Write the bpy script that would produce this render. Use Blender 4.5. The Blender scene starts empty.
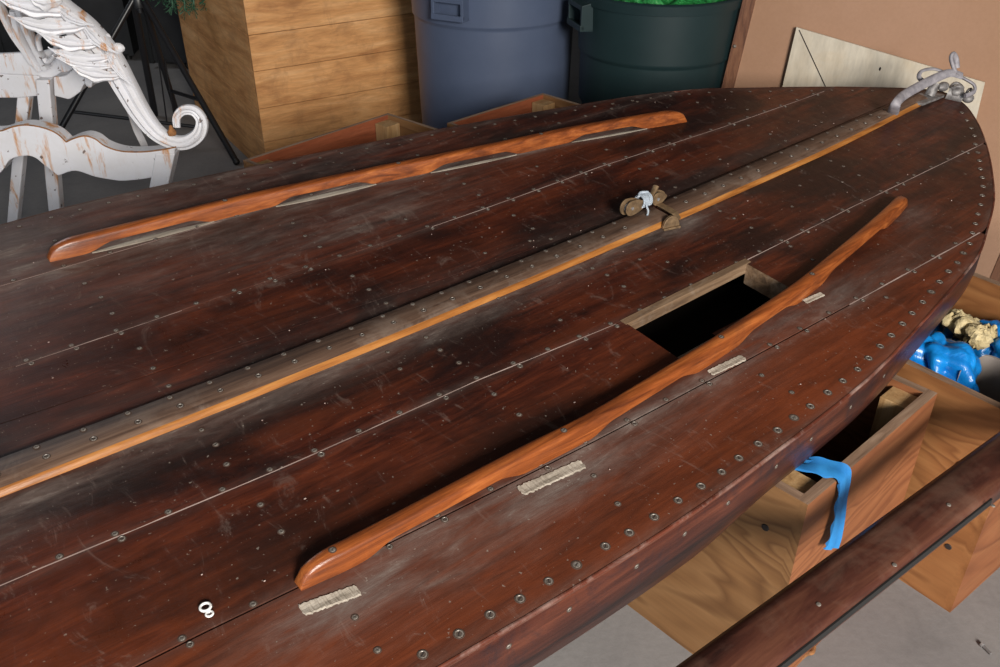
import bpy, math, random
from mathutils import Vector, Matrix
random.seed(7)
C = bpy.context.scene
COL = C.collection
PI = math.pi

# ------------------------------------------------------------------ camera, world, lights, exposure
F = 900.0; PITCH = math.radians(32); H = 1.45
cp, sp = math.cos(PITCH), math.sin(PITCH)
cam = bpy.data.objects.new('camera', bpy.data.cameras.new('camera'))
COL.objects.link(cam); C.camera = cam
cam.location = (0, 0, H); cam.rotation_euler = (PI/2-PITCH, 0, 0)
cam.data.sensor_width = 36; cam.data.lens = F*36/1000; cam.data.clip_start = .02
w = bpy.data.worlds.new('world'); C.world = w; w.use_nodes = True
w.node_tree.nodes['Background'].inputs[0].default_value = (.75, .86, 1, 1)
w.node_tree.nodes['Background'].inputs[1].default_value = 1.1
def area(name, loc, target, size, size_y, power, color):
    L = bpy.data.lights.new(name, 'AREA'); L.shape = 'RECTANGLE'; L.size = size; L.size_y = size_y
    L.energy = power; L.color = color
    o = bpy.data.objects.new(name, L); COL.objects.link(o); o.location = loc
    o.rotation_euler = (Vector(target)-Vector(loc)).to_track_quat('-Z', 'Y').to_euler()
    return o
area('doorway_daylight', (1.3, -2.4, 2.2), (.6, 1.4, .4), 1.1, 1.0, 330, (1, .94, .86))
area('rear_window_daylight', (-3.6, 4.6, 2.7), (0, 1.5, .6), 1.6, 1.0, 22, (.85, .92, 1))
C.view_settings.view_transform = 'Standard'; C.view_settings.look = 'None'
C.view_settings.exposure = 0.0; C.view_settings.gamma = 1; C.view_settings.use_curve_mapping = False

# ------------------------------------------------------------------ measuring helpers
def at(px, py, z):
    a = (px-500)/F; b = (333.5-py)/F
    r = (a, cp+b*sp, -sp+b*cp); t = (z-H)/r[2]
    return Vector((r[0]*t, r[1]*t, z))
def aty(px, py, Y):
    a = (px-500)/F; b = (333.5-py)/F
    r = (a, cp+b*sp, -sp+b*cp); t = Y/r[1]
    return Vector((r[0]*t, Y, H+r[2]*t))
def interp(x, pts):
    if x <= pts[0][0]: return pts[0][1]
    for (a, b), (c, d) in zip(pts, pts[1:]):
        if x <= c: return b+(d-b)*(x-a)/(c-a)
    return pts[-1][1]

# ------------------------------------------------------------------ mesh helpers
class MB:
    def __init__(s): s.v = []; s.f = []; s.mi = []; s.cur = 0
    def add(s, vs, fs):
        n = len(s.v); s.v += [tuple(p) for p in vs]
        for f in fs: s.f.append(tuple(i+n for i in f)); s.mi.append(s.cur)
    def box(s, x0, x1, y0, y1, z0, z1, M=None):
        vs = [Vector(p) for p in ((x0,y0,z0),(x1,y0,z0),(x1,y1,z0),(x0,y1,z0),(x0,y0,z1),(x1,y0,z1),(x1,y1,z1),(x0,y1,z1))]
        if M: vs = [M @ p for p in vs]
        s.add(vs, [(0,3,2,1),(4,5,6,7),(0,1,5,4),(1,2,6,5),(2,3,7,6),(3,0,4,7)])
    def loft(s, rings, closed=True, caps=True):
        m = len(rings[0]); vs = [p for r in rings for p in r]; fs = []
        for i in range(len(rings)-1):
            for j in range(m if closed else m-1):
                k = (j+1) % m
                fs.append((i*m+j, i*m+k, (i+1)*m+k, (i+1)*m+j))
        if caps and closed:
            fs.append(tuple(reversed(range(m)))); fs.append(tuple((len(rings)-1)*m+j for j in range(m)))
        s.add(vs, fs)
    def tube(s, pts, r, n=10, flat=1.0, up=None):
        pts = [Vector(p) for p in pts]; rings = []; prev = None
        for i, p in enumerate(pts):
            t = (pts[min(i+1, len(pts)-1)]-pts[max(i-1, 0)]).normalized()
            if prev is None:
                u = Vector(up) if up else (Vector((0,0,1)) if abs(t.z) < .9 else Vector((1,0,0)))
            else: u = prev
            u = (u-t*u.dot(t)).normalized(); prev = u; b = t.cross(u)
            rr = r[i] if isinstance(r, (list, tuple)) else r
            rings.append([p+u*math.cos(2*PI*j/n)*rr*flat+b*math.sin(2*PI*j/n)*rr for j in range(n)])
        s.loft(rings)
    def lathe(s, prof, c=(0,0,0), n=40, cap=False):
        c = Vector(c)
        s.loft([[c+Vector((r*math.cos(2*PI*j/n), r*math.sin(2*PI*j/n), z)) for j in range(n)] for r, z in prof], caps=cap)
    def prism(s, poly, d):
        n = len(poly); d = Vector(d); a = [Vector(p) for p in poly]; b = [p+d for p in a]
        s.add(a+b, [tuple(range(n)), tuple(reversed(range(n, 2*n)))]+[(i, i+n, (i+1) % n+n, (i+1) % n) for i in range(n)])
    def build(s, name, mats, parent=None, smooth=False, bevel=0, loc=None, rot=None, attrs=None):
        me = bpy.data.meshes.new(name); me.from_pydata(s.v, [], s.f)
        mats = mats if isinstance(mats, list) else [mats]
        for m in mats: me.materials.append(m)
        for p, i in zip(me.polygons, s.mi): p.material_index = i; p.use_smooth = smooth
        if attrs:
            for k, vals in attrs.items():
                a = me.attributes.new(k, 'FLOAT', 'POINT'); a.data.foreach_set('value', vals)
        import bmesh
        bm = bmesh.new(); bm.from_mesh(me); bmesh.ops.recalc_face_normals(bm, faces=bm.faces); bm.to_mesh(me); bm.free()
        me.update()
        if smooth: me.set_sharp_from_angle(angle=math.radians(50))
        o = bpy.data.objects.new(name, me); COL.objects.link(o)
        if parent: o.parent = parent
        if loc is not None: o.location = loc
        if rot is not None: o.rotation_euler = rot
        if bevel:
            b = o.modifiers.new('bevel', 'BEVEL'); b.width = bevel; b.segments = 2; b.limit_method = 'ANGLE'
        return o
def smooth_pts(pts, k=6):
    pts = [Vector(p) for p in pts]; out = []
    for i in range(len(pts)-1):
        p0 = pts[max(i-1,0)]; p1 = pts[i]; p2 = pts[i+1]; p3 = pts[min(i+2, len(pts)-1)]
        for j in range(k):
            t = j/k
            out.append(.5*((2*p1)+(p2-p0)*t+(2*p0-5*p1+4*p2-p3)*t*t+(3*p1-p0-3*p2+p3)*t**3))
    out.append(pts[-1]); return out
def smooth_vals(v, k=6):
    return [p.x for p in smooth_pts([(a, 0, 0) for a in v], k)]
def tag(o, label, cat, group=None, kind=None):
    o['label'] = label; o['category'] = cat
    if group: o['group'] = group
    if kind: o['kind'] = kind
    return o
def thing(name, loc, rz=0, label=None, cat=None, group=None):
    o = bpy.data.objects.new(name, None); COL.objects.link(o); o.location = loc; o.rotation_euler = (0,0,rz)
    o.empty_display_size = .05
    return tag(o, label, cat, group)
def struct(o): o['kind'] = 'structure'; return o

# ------------------------------------------------------------------ materials
class NT:
    def __init__(s, name, rough=.6, metal=0, spec=.5):
        s.m = bpy.data.materials.new(name); s.m.use_nodes = True; s.t = s.m.node_tree; s.n = s.t.nodes; s.l = s.t.links
        s.b = s.n['Principled BSDF']; s.b.inputs['Roughness'].default_value = rough
        s.b.inputs['Metallic'].default_value = metal; s.b.inputs['Specular IOR Level'].default_value = spec
        s.tc = s.n.new('ShaderNodeTexCoord')
    def noise(s, scale=(1,1,1), sc=5, det=6, rough=.6, dist=0, off=(0,0,0), coord='Object'):
        mp = s.n.new('ShaderNodeMapping'); mp.inputs['Scale'].default_value = scale; mp.inputs['Location'].default_value = off
        s.l.new(s.tc.outputs[coord], mp.inputs[0])
        n = s.n.new('ShaderNodeTexNoise'); n.inputs['Scale'].default_value = sc; n.inputs['Detail'].default_value = det
        n.inputs['Roughness'].default_value = rough; n.inputs['Distortion'].default_value = dist
        s.l.new(mp.outputs[0], n.inputs['Vector']); return n.outputs['Fac']
    def wave(s, scale, sc, dist, det=3, bands='Y', dscale=1.0):
        mp = s.n.new('ShaderNodeMapping'); mp.inputs['Scale'].default_value = scale
        s.l.new(s.tc.outputs['Object'], mp.inputs[0])
        n = s.n.new('ShaderNodeTexWave'); n.bands_direction = bands; n.inputs['Scale'].default_value = sc
        n.inputs['Distortion'].default_value = dist; n.inputs['Detail'].default_value = det; n.inputs['Detail Scale'].default_value = dscale
        s.l.new(mp.outputs[0], n.inputs['Vector']); return n.outputs['Fac']
    def ramp(s, fac, stops):
        r = s.n.new('ShaderNodeValToRGB'); e = r.color_ramp.elements
        while len(e) < len(stops): e.new(.5)
        for el, (p, c) in zip(e, stops):
            el.position = p; el.color = (c, c, c, 1) if isinstance(c, (int, float)) else (*c, 1)
        s.l.new(fac, r.inputs[0]); return r.outputs[0]
    def mix(s, fac, a, b, mode='MIX'):
        m = s.n.new('ShaderNodeMix'); m.data_type = 'RGBA'; m.blend_type = mode
        for i, x in ((0, fac), (6, a), (7, b)):
            if hasattr(x, 'links'): s.l.new(x, m.inputs[i])
            elif i == 0: m.inputs[0].default_value = x
            else: m.inputs[i].default_value = (*x, 1)
        return m.outputs[2]
    def math(s, op, a, b=0, clamp=False):
        m = s.n.new('ShaderNodeMath'); m.operation = op; m.use_clamp = clamp
        for i, x in ((0, a), (1, b)):
            if hasattr(x, 'links'): s.l.new(x, m.inputs[i])
            else: m.inputs[i].default_value = x
        return m.outputs[0]
    def attr(s, name):
        a = s.n.new('ShaderNodeAttribute'); a.attribute_name = name; return a.outputs['Fac']
    def out(s, col, rough=None, bump=None, bs=.3, dist=.002):
        if hasattr(col, 'links'): s.l.new(col, s.b.inputs['Base Color'])
        else: s.b.inputs['Base Color'].default_value = (*col, 1)
        if rough is not None: s.l.new(rough, s.b.inputs['Roughness'])
        if bump is not None:
            b = s.n.new('ShaderNodeBump'); b.inputs['Strength'].default_value = bs; b.inputs['Distance'].default_value = dist
            s.l.new(bump, b.inputs['Height']); s.l.new(b.outputs[0], s.b.inputs['Normal'])
        return s.m

def wood(name, dark, mid, light, axis=0, rough=.55, sc=4, stretch=14, dirt=None, dirt_amt=.5, spec=.4, bs=.25):
    t = NT(name, rough, spec=spec); sca = [stretch]*3; sca[axis] = 1
    g = t.noise(tuple(sca), sc, 8, .62, .6)
    g2 = t.noise(tuple(x*3 for x in sca), sc*2, 4, .6, 0, (3,1,2))
    c = t.ramp(g, [(.3, dark), (.5, mid), (.7, light)])
    c = t.mix(.35, c, t.ramp(g2, [(.3, .35), (.7, 1.0)]), 'MULTIPLY')
    if dirt:
        d = t.noise((1,1,1), 9, 8, .7, .5, (5,5,5))
        c = t.mix(t.ramp(d, [(.5, 0), (.68, dirt_amt)]), c, dirt)
    return t.out(c, None, g2, bs, .0015)

def plywood(name, base, dark, light, axis=0, rings=3.2):
    t = NT(name, .6, spec=.3); s = [1.3,1.3,1.3]; s[axis] = .3
    n = t.noise(tuple(s), 3.2, 3, .5, .9)
    # cathedral grain: contour lines of a slow noise
    k = t.math('MULTIPLY', n, 13); fr = t.math('FRACT', k)
    c = t.mix(.55, base, t.ramp(fr, [(0, dark), (.3, base), (.75, light), (1, dark)]))
    s2 = [40,40,40]; s2[axis] = 2
    f = t.noise(tuple(s2), 3, 5, .6)
    c = t.mix(.45, c, t.ramp(f, [(.25, .55), (.7, 1.0)]), 'MULTIPLY')
    d = t.noise((1,1,1), 3.0, 5, .6, 0, (9,2,4))
    c = t.mix(t.ramp(d, [(.45, 0), (.75, .5)]), c, dark)
    return t.out(c, None, f, .15, .001)

def deck_material():
    t = NT('varnished_mahogany', .4, spec=.28)
    g = t.noise((1.5, 13, 6), 4, 10, .7, .9)
    fine = t.noise((5, 150, 10), 4, 4, .6)
    band = t.noise((.9, 9, 2), 2.2, 5, .55, .4, (2,7,1))
    blot = t.noise((1.4, 3.2, 1), 2.4, 6, .6, .3, (11,4,0))
    c = t.ramp(g, [(.3, (.012,.0045,.0035)), (.5, (.058,.0135,.0075)), (.72, (.14,.032,.013))])
    c = t.mix(t.ramp(band, [(.42, 0), (.68, .5)]), c, (.1,.025,.010))
    c = t.mix(t.ramp(blot, [(.44, 0), (.6, .85)]), c, (.010,.0055,.0055))
    c = t.mix(.3, c, t.ramp(fine, [(.3, .5), (.7, 1)]), 'MULTIPLY')
    warm = t.attr('warm'); dust_sheen = t.attr('dust_sheen'); stain_shade = t.attr('stain_shade')
    c = t.mix(t.math('MULTIPLY', warm, t.ramp(g, [(.3, .25), (.7, .8)])), c, (.16,.038,.013))
    c = t.mix(t.math('MULTIPLY', stain_shade, .85), c, (.008,.006,.0055))  # dark stains, and the rail-foot shadow put into the colour
    dn = t.noise((2.2, 9, 2), 4, 8, .7, .4, (1,9,3))
    dm = t.math('MULTIPLY', dust_sheen, t.ramp(dn, [(.3, .25), (.62, 1)]), True)
    c = t.mix(dm, c, t.ramp(dn, [(.35, (.075,.065,.06)), (.58, (.15,.115,.10)), (.75, (.28,.25,.22))]))
    sp = t.noise((1,1,1), 160, 2, .5, 0, (2,2,2))
    c = t.mix(t.ramp(sp, [(.70, 0), (.76, .45)]), c, (.3,.27,.23))
    # scuffs
    sc = t.noise((3, 1.2, 1), 7, 6, .75, 1.6, (7,3,3))
    c = t.mix(t.ramp(sc, [(.58, 0), (.76, .4)]), c, (.24,.18,.15))
    r = t.ramp(sc, [(.35, .27), (.65, .5)])
    r = t.mix(dm, r, (.75,.75,.75))
    return t.out(c, r, t.math('ADD', fine, t.math('MULTIPLY', g, .6)), .22, .0012)

M = {}
M['deck'] = deck_material()
M['hull_side'] = wood('hull_side_wood', (.014,.006,.006), (.06,.017,.011), (.13,.038,.02), 0, .35, 3, 12, (.016,.011,.014), .95)
M['rub'] = wood('worn_rub_strip', (.04,.012,.008), (.10,.026,.014), (.2,.06,.035), 0, .4, 5, 16, (.30,.22,.19), .7)
M['rail'] = wood('orange_varnished_wood', (.09,.022,.007), (.25,.065,.015), (.42,.13,.032), 0, .33, 5, 16, (.07,.025,.014), .4, .5)
M['keel'] = wood('keel_orange_wood', (.15,.05,.012), (.33,.125,.028), (.46,.21,.06), 0, .32, 5, 14, None)
M['keel_top'] = wood('keel_weathered_wood', (.06,.034,.024), (.13,.075,.05), (.20,.125,.085), 0, .5, 5, 18, (.26,.20,.16), .6)
M['pale_wood'] = wood('bare_weathered_wood', (.08,.048,.028), (.18,.11,.062), (.28,.19,.12), 0, .7, 5, 14, (.34,.29,.24), .5)
M['bare_x'] = wood('bare_wood_patch', (.20,.17,.13), (.38,.33,.27), (.50,.45,.38), 0, .8, 9, 10)
M['shade_in'] = NT('bilge_shade', .9, spec=.1).out((.006,.004,.003))  # near-black colour stands in for the shade inside the hull
M['caulk'] = wood('pale_caulk', (.22,.15,.13), (.45,.33,.29), (.6,.48,.43), 0, .6, 6, 5)
M['ply'] = plywood('orange_plywood', (.24,.118,.046), (.10,.042,.016), (.31,.165,.07), 0)
M['ply2'] = plywood('warm_plywood', (.30,.125,.043), (.15,.055,.018), (.40,.185,.068), 0)
M['ply_red'] = plywood('red_brown_plywood', (.26,.095,.038), (.13,.042,.018), (.33,.135,.055), 0)
M['red_board'] = wood('red_stained_board', (.14,.035,.015), (.28,.075,.03), (.36,.11,.05), 0, .6, 4, 8)
M['edge'] = wood('plywood_edge', (.14,.08,.05), (.27,.17,.11), (.38,.27,.19), 0, .75, 6, 14)
M['block'] = wood('pine_block', (.28,.15,.06), (.42,.25,.11), (.5,.33,.17), 2, .65, 5, 10)
M['crate'] = wood('pine_planter_boards', (.42,.18,.06), (.66,.33,.125), (.78,.44,.20), 0, .6, 3, 7, (.25,.12,.05), .45)
M['beam'] = wood('dark_spar_wood', (.02,.009,.008), (.07,.024,.016), (.14,.055,.032), 0, .33, 3, 9, (.15,.085,.06), .45)
M['beam_edge'] = wood('dark_spar_edge', (.018,.008,.006), (.05,.018,.012), (.08,.03,.02), 0, .5, 3.5, 12)
t = NT('black_rubber', .5); M['rubber'] = t.out((.012,.012,.012))
t = NT('screw_metal', .5, .6); n = t.noise((1,1,1), 300, 2); M['screw'] = t.out(t.ramp(n, [(.3, (.12,.10,.08)), (.7, (.40,.36,.32))]))
t = NT('screw_putty', .7); M['putty'] = t.out((.055,.032,.022))
t = NT('screw_face', .6, .3); M['screw_in'] = t.out((.10,.075,.06))
t = NT('screw_slot', .8); M['slot'] = t.out((.02,.014,.012))
t = NT('dark_hole', .9); M['hole'] = t.out((.015,.012,.012))
t = NT('bronze', .5, .5); n = t.noise((1,1,1), 60, 4); M['bronze'] = t.out(t.ramp(n, [(.3, (.11,.07,.04)), (.7, (.30,.20,.11))]), None, n, .3)
t = NT('grey_metal', .6, .4); n = t.noise((1,1,1), 60, 5); M['metal'] = t.out(t.ramp(n, [(.3, (.09,.08,.08)), (.7, (.36,.345,.34))]), None, n, .4)
t = NT('grey_leather_strap', .6); n = t.noise((1,1,1), 50, 6); M['strap'] = t.out(t.ramp(n, [(.3, (.17,.16,.18)), (.7, (.34,.32,.34))]), None, n, .3)
t = NT('pale_blue_cord', .8); n = t.wave((1,1,1), 160, 2, 2, 'DIAGONAL'); M['cord'] = t.out(t.ramp(n, [(.2, (.22,.28,.34)), (.8, (.52,.57,.63))]), None, n, .6)
t = NT('blue_plastic', .28, spec=.6); n = t.noise((1,1,1), 14, 6, .6, 1); M['blue'] = t.out(t.ramp(n, [(.3, (.0,.10,.38)), (.7, (.01,.25,.66))]), None, n, .8, .008)
t = NT('blue_masking_tape', .6); n = t.noise((1,1,1), 20, 4); M['tape'] = t.out(t.ramp(n, [(.3, (.010,.12,.36)), (.7, (.025,.23,.55))]), None, n, .3, .003)
t = NT('cream_foam', .9); n = t.noise((1,1,1), 30, 6, .7); M['foam'] = t.out(t.ramp(n, [(.3, (.36,.27,.12)), (.7, (.68,.57,.34))]), None, n, 1, .01)
t = NT('grey_plastic_sheet', .5); n = t.noise((1,1,1), 8, 3); M['greyp'] = t.out(t.ramp(n, [(.3, (.17,.145,.13)), (.7, (.24,.21,.19))]))
def rusty():
    t = NT('chipped_white_paint', .45, spec=.4)
    a = t.noise((1,1,1), 11, 8, .68, .4); s = t.noise((5,5,.9), 5, 6, .65, .3, (3,3,3)); ch = t.noise((1,1,1), 34, 4, .6, 0, (8,1,1))
    c = t.mix(t.ramp(a, [(.4, 0), (.7, .35)]), (.70,.70,.74), (.56,.53,.50))
    c = t.mix(t.ramp(s, [(.56, 0), (.66, .9)]), c, (.52,.21,.03))
    c = t.mix(t.ramp(ch, [(.655, 0), (.68, .9)]), c, (.10,.06,.045))
    return t.out(c, None, a, .35, .004)
M['white'] = rusty()
t = NT('rust', .8); n = t.noise((1,1,1), 60, 5); M['rust'] = t.out(t.ramp(n, [(.3, (.10,.045,.02)), (.7, (.40,.17,.05))]))
t = NT('black_tube_paint', .35); M['black'] = t.out((.012,.012,.014))
t = NT('black_case', .6); n = t.noise((1,1,1), 6, 3); M['blackcase'] = t.out(t.ramp(n, [(.3, (.006,.006,.007)), (.7, (.02,.02,.022))]))
def plastic(name, c1, c2, rough=.42):
    t = NT(name, rough, spec=.4); n = t.noise((1,1,1), 3, 8, .65, .3); f = t.noise((8,8,1), 12, 4, .6)
    c = t.mix(t.ramp(n, [(.35, 0), (.7, 1)]), c1, c2)
    return t.out(c, None, n, .1, .004)
M['bin_blue'] = plastic('grey_blue_plastic', (.062,.082,.135), (.082,.105,.165))
M['bin_green'] = plastic('dark_green_plastic', (.009,.022,.024), (.014,.03,.033))
t = NT('green_netting', .5); n = t.noise((1,1,1), 55, 4, .7); M['net'] = t.out(t.ramp(n, [(.3, (.005,.09,.02)), (.6, (.02,.28,.06)), (.75, (.3,.6,.3))]), None, n, 1, .01)
t = NT('brown_leaf_litter', .9); n = t.noise((1,1,1), 40, 5); M['litter'] = t.out(t.ramp(n, [(.3, (.02,.02,.01)), (.7, (.2,.13,.06))]))
t = NT('fir_needles', .6); n = t.noise((1,1,1), 40, 3); M['fir'] = t.out(t.ramp(n, [(.3, (.015,.055,.03)), (.7, (.04,.13,.07))]))
t = NT('hardboard', .7, spec=.25); n = t.noise((1,1,1), 1.6, 6, .6); f = t.noise((1,1,1), 90, 3)
c = t.ramp(n, [(.35, (.33,.185,.11)), (.65, (.39,.23,.15))]); c = t.mix(.15, c, f, 'MULTIPLY'); M['hardboard'] = t.out(c, None, f, .1)
M['pale_ply'] = wood('pale_birch_plywood', (.52,.45,.35), (.59,.53,.43), (.65,.59,.49), 2, .6, 2, 5, (.5,.38,.24), .35, .3, .05)
M['frame'] = wood('brown_frame_wood', (.08,.03,.015), (.17,.07,.035), (.24,.11,.055), 2, .5, 5, 12)
def concrete(name, a, b):
    t = NT(name, .8, spec=.2); n = t.noise((1,1,1), 1.4, 8, .62, .3); f = t.noise((1,1,1), 60, 5, .7); s = t.noise((1,1,1), 6, 8, .7, 1, (4,4,4))
    c = t.ramp(n, [(.3, a), (.7, b)]); c = t.mix(.3, c, t.ramp(f, [(.3, .6), (.7, 1)]), 'MULTIPLY')
    c = t.mix(t.ramp(s, [(.55, 0), (.75, .3)]), c, tuple(x*.5 for x in a)); return t.out(c, None, f, .25, .003)
M['floor'] = concrete('worn_concrete', (.19,.18,.18), (.27,.255,.245))
M['wall'] = concrete('dark_painted_wall', (.035,.037,.042), (.05,.052,.058))
M['ceil'] = concrete('dark_ceiling', (.10,.10,.10), (.14,.14,.14))
t = NT('white_enamel', .4); M['enamel'] = t.out((.75,.75,.74))

# ------------------------------------------------------------------ room shell
b = MB(); b.box(-5.2, 4.4, -4.5, 6.6, -.06, 0); struct(b.build('floor', M['floor']))
b = MB(); b.box(-5.2, 4.4, 6.6, 6.75, 0, 3.6); struct(b.build('wall_back', M['wall']))
b = MB(); b.box(-5.35, -5.2, -2.9, 6.6, 0, 3.6); struct(b.build('wall_left', M['wall']))
b = MB(); b.box(4.4, 4.55, -2.9, 6.6, 0, 3.6); struct(b.build('wall_right', M['wall']))
b = MB(); b.box(-5.35, 4.55, -2.9, 6.75, 3.2, 3.3); struct(b.build('ceiling', M['ceil']))

# ------------------------------------------------------------------ the boat
K = .943
A0 = (-.6788*K, .9222*K); TH = math.radians(39.61); BASE = .5
boat = thing('wooden_boat', (A0[0], A0[1], BASE), TH, 'long dark varnished wooden sailing boat with screw-studded planks lying across the plywood boxes', 'boat')
PC = (-.00278049, .02444996, -.02691876, .61573461)
def z0(s):
    s = max(s, -.6); return ((PC[0]*s+PC[1])*s+PC[2])*s+PC[3]
def D(s, v, dz=0):      # deck surface in the boat's own frame
    z = 1.45-K*(1.45-(z0(s)+.1*v))
    return Vector((s*K, (v+.038)*K, z-BASE+dz))
def DW(s, v, dz=0):
    p = D(s, v, dz); c, q = math.cos(TH), math.sin(TH)
    return Vector((A0[0]+p.x*c-p.y*q, A0[1]+p.x*q+p.y*c, p.z+BASE))
FAR = [(-1.2,.45),(-.6,.62),(0,.695),(.21,.715),(.41,.722),(.74,.695),(1.09,.65),(1.34,.605),(1.58,.552),(1.827,.487),(2.0,.42),(2.1,.36),(2.21,.29),(2.33,.21),(2.45,.12),(2.51,.07),(2.556,.025),(2.575,-.004)]
NEAR = [(-1.2,-.4),(-.7,-.5),(-.2,-.57),(.32,-.6),(.578,-.613),(.825,-.616),(1.15,-.605),(1.33,-.59),(1.6,-.549),(1.8,-.514),(1.933,-.469),(2.07,-.415),(2.19,-.351),(2.28,-.298),(2.367,-.241),(2.45,-.18),(2.527,-.11),(2.56,-.062),(2.575,-.016)]
def sm(pts):
    q = smooth_pts([(a, b, 0) for a, b in pts], 8); return [(p.x, p.y) for p in q]
FAR, NEAR = sm(FAR), sm(NEAR)
far = lambda s: interp(s, FAR)
near = lambda s: interp(s, NEAR)
S0 = [(-1.2,.42),(0,.487),(.56,.504),(1.48,.479),(1.82,.453),(2.2,.41),(2.6,.36)]
S1 = [(-1.2,.21),(0,.239),(.5,.25),(1.05,.243),(1.43,.243),(1.84,.218),(2.18,.204),(2.6,.19)]
SR = [(-1.2,.15),(.35,.104),(.53,.093),(1.09,.053),(1.6,.045),(2.6,.04)]
S3 = [(-1.2,-.18),(0,-.19),(.36,-.203),(.69,-.207),(1.01,-.229),(1.77,-.233),(2.33,-.248),(2.6,-.25)]
S4 = [(-1.2,-.36),(.12,-.395),(.76,-.428),(1.2,-.443),(1.93,-.469),(2.6,-.49)]
seam = lambda L: (lambda s: interp(s, L))
HX0, HX1, HV0 = 1.018, 1.371, -.36     # hatch opening: from seam S3 to HV0
ss = []
s = -1.2
while s < 2.3: ss.append(s); s += .025
while s < 2.5: ss.append(s); s += .015
while s < 2.574: ss.append(s); s += .006
ss.append(2.5745); ss += [HX0, HX1]; ss = sorted(set(round(x, 4) for x in ss))
def gauss(x, y, cx, cy, rx, ry): return math.exp(-((x-cx)/rx)**2-((y-cy)/ry)**2)
def smst(x, a, b):
    t_ = min(1, max(0, (x-a)/(b-a))); return t_*t_*(3-2*t_)
def dust_sheen(s, v):
    d = 0
    if v < -.036: d += .95*math.exp(-((v+.04)/.035)**2)*smst(1.9-s, 0, 1.0)+.5*math.exp(-((v+.06)/.07)**2)*smst(.25-s, 0, .4)
    if v > .03: d += .15*math.exp(-((v-.05)/.05)**2)
    # under and beside the far rail, where the varnish has worn off
    rl = interp(s, RL)
    d += .9*math.exp(-((v-rl+.004)/.020)**2)*(1 if .3 < s < 1.7 else 0)
    d += .42*smst(v, .2, .5)*smst(1.7-s, 0, 1.2)  # far-left grey: dust plus window sheen put into the colour
    d += .5*gauss(s, v, .12, .60, .15, .1)+.35*gauss(s, v, .85, .36, .22, .08)
    for cx, cv, a, rx, ry in ((.5,-.425,.6,.12,.012),(.87,-.425,.8,.14,.012),(1.25,-.405,.6,.1,.02),(.28,-.455,.95,.11,.03),(.65,-.465,.95,.10,.03),(1.08,-.436,.95,.10,.016),(1.42,-.425,.7,.08,.035),(1.84,-.345,.6,.07,.03),
                              (.45,-.47,.35,.25,.06),(.85,-.46,.3,.3,.05),(1.37,-.055,.9,.07,.035),(1.6,-.42,.3,.2,.03),(2.45,.01,.4,.1,.06)):
        d += a*gauss(s, v, cx, cv, rx, ry)
    e = min(abs(v-near(s)), abs(far(s)-v))
    d += .25*math.exp(-(e/.018)**2)
    for L in (S0, S1, S3, S4):
        d += .2*math.exp(-((v-interp(s, L))/.010)**2)
    return min(1, d)
def warm(s, v):
    return min(1, .8*smst(-v, .22, .5)*(1-.6*smst(s, 1.2, 2.2))+.25*smst(.5-s, 0, .5)*smst(-v, .19, .3)+.35*smst(v,.05,.3)*smst(.9-s,0,.9))
def stain_shade(s, v):  # painted soft shadow beside the near rail's feet, plus dark stains
    return min(1, 1.0*gauss(s, v, .47, -.335, .11, .045)*0+gauss(s, v, .25, -.30, .1, .05)*.0+.8*gauss(s, v, .64, -.345, .16, .05)+.7*gauss(s, v, .27, -.345, .10, .05)
               +.75*gauss(s, v, .1, -.10, .35, .045)+.5*gauss(s, v, .55, -.09, .3, .03)+.5*gauss(s, v, 1.3, .1, .3, .06)+.4*gauss(s, v, 2.1, .0, .3, .12)+.5*gauss(s,v,.45,.14,.25,.05))
RL = [(.248,.535),(.568,.522),(.673,.515),(.942,.48),(1.2,.435),(1.317,.415),(1.446,.396),(1.684,.338),(1.80,.302)]
RR = [(.235,-.40),(.34,-.405),(.62,-.405),(.75,-.412),(1.07,-.398),(1.35,-.378),(1.72,-.326),(1.875,-.298)]
deck = MB(); at_d, at_w, at_s = [], [], []
G = .0012
def plank(lo, hi, cols, tone, gl=G, gh=G):
    rings = []; n0 = len(deck.v)
    for s in ss:
        a, b = max(lo(s), near(s)), min(hi(s), far(s))
        if b-a < .004:
            continue
        a2 = a+(gl if a > near(s)+1e-6 else 0); b2 = b-(gh if b < far(s)-1e-6 else 0)
        if a2 >= b2: continue
        row = [a2]+[a2+(b2-a2)*j/cols for j in range(cols+1)]+[b2]
        rings.append((s, row))
    vs = []; fs = []; m = cols+3
    for s, row in rings:
        for j, v in enumerate(row):
            e = j in (0, m-1)
            vs.append(D(s, v, -.009 if e else 0))
            at_d.append(dust_sheen(s, v)); at_w.append(min(1, warm(s, v)+tone)); at_s.append(stain_shade(s, v))
    for i in range(len(rings)-1):
        s_mid = (rings[i][0]+rings[i+1][0])/2
        for j in range(m-1):
            v_mid = (rings[i][1][j]+rings[i][1][j+1])/2
            if HX0 < s_mid < HX1 and v_mid > HV0 and hi(s_mid) < -.1 and lo(s_mid) < -.38: continue
            fs.append((i*m+j, i*m+j+1, (i+1)*m+j+1, (i+1)*m+j))
    deck.add(vs, fs)
neg = lambda s: -9; pos = lambda s: 9
plank(seam(S4), seam(S3), 12, .0, gl=.002)
plank(neg, seam(S4), 10, .15, gh=.002)
KF = [(-1.2,.031),(1.9,.031),(2.5,.018),(2.6,.015)]  # gap opened here to draw the keel's shadow as a dark line
plank(seam(S3), seam(KF), 14, .0, gh=.004)
plank(seam(KF), seam(SR), 6, .0, gl=.002)
plank(seam(SR), seam(S1), 10, .05)
plank(seam(S1), seam(S0), 12, .0)
plank(seam(S0), pos, 10, .0)
deck.build('deck', M['deck'], boat, attrs={'dust_sheen': at_d, 'warm': at_w, 'stain_shade': at_s})
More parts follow.
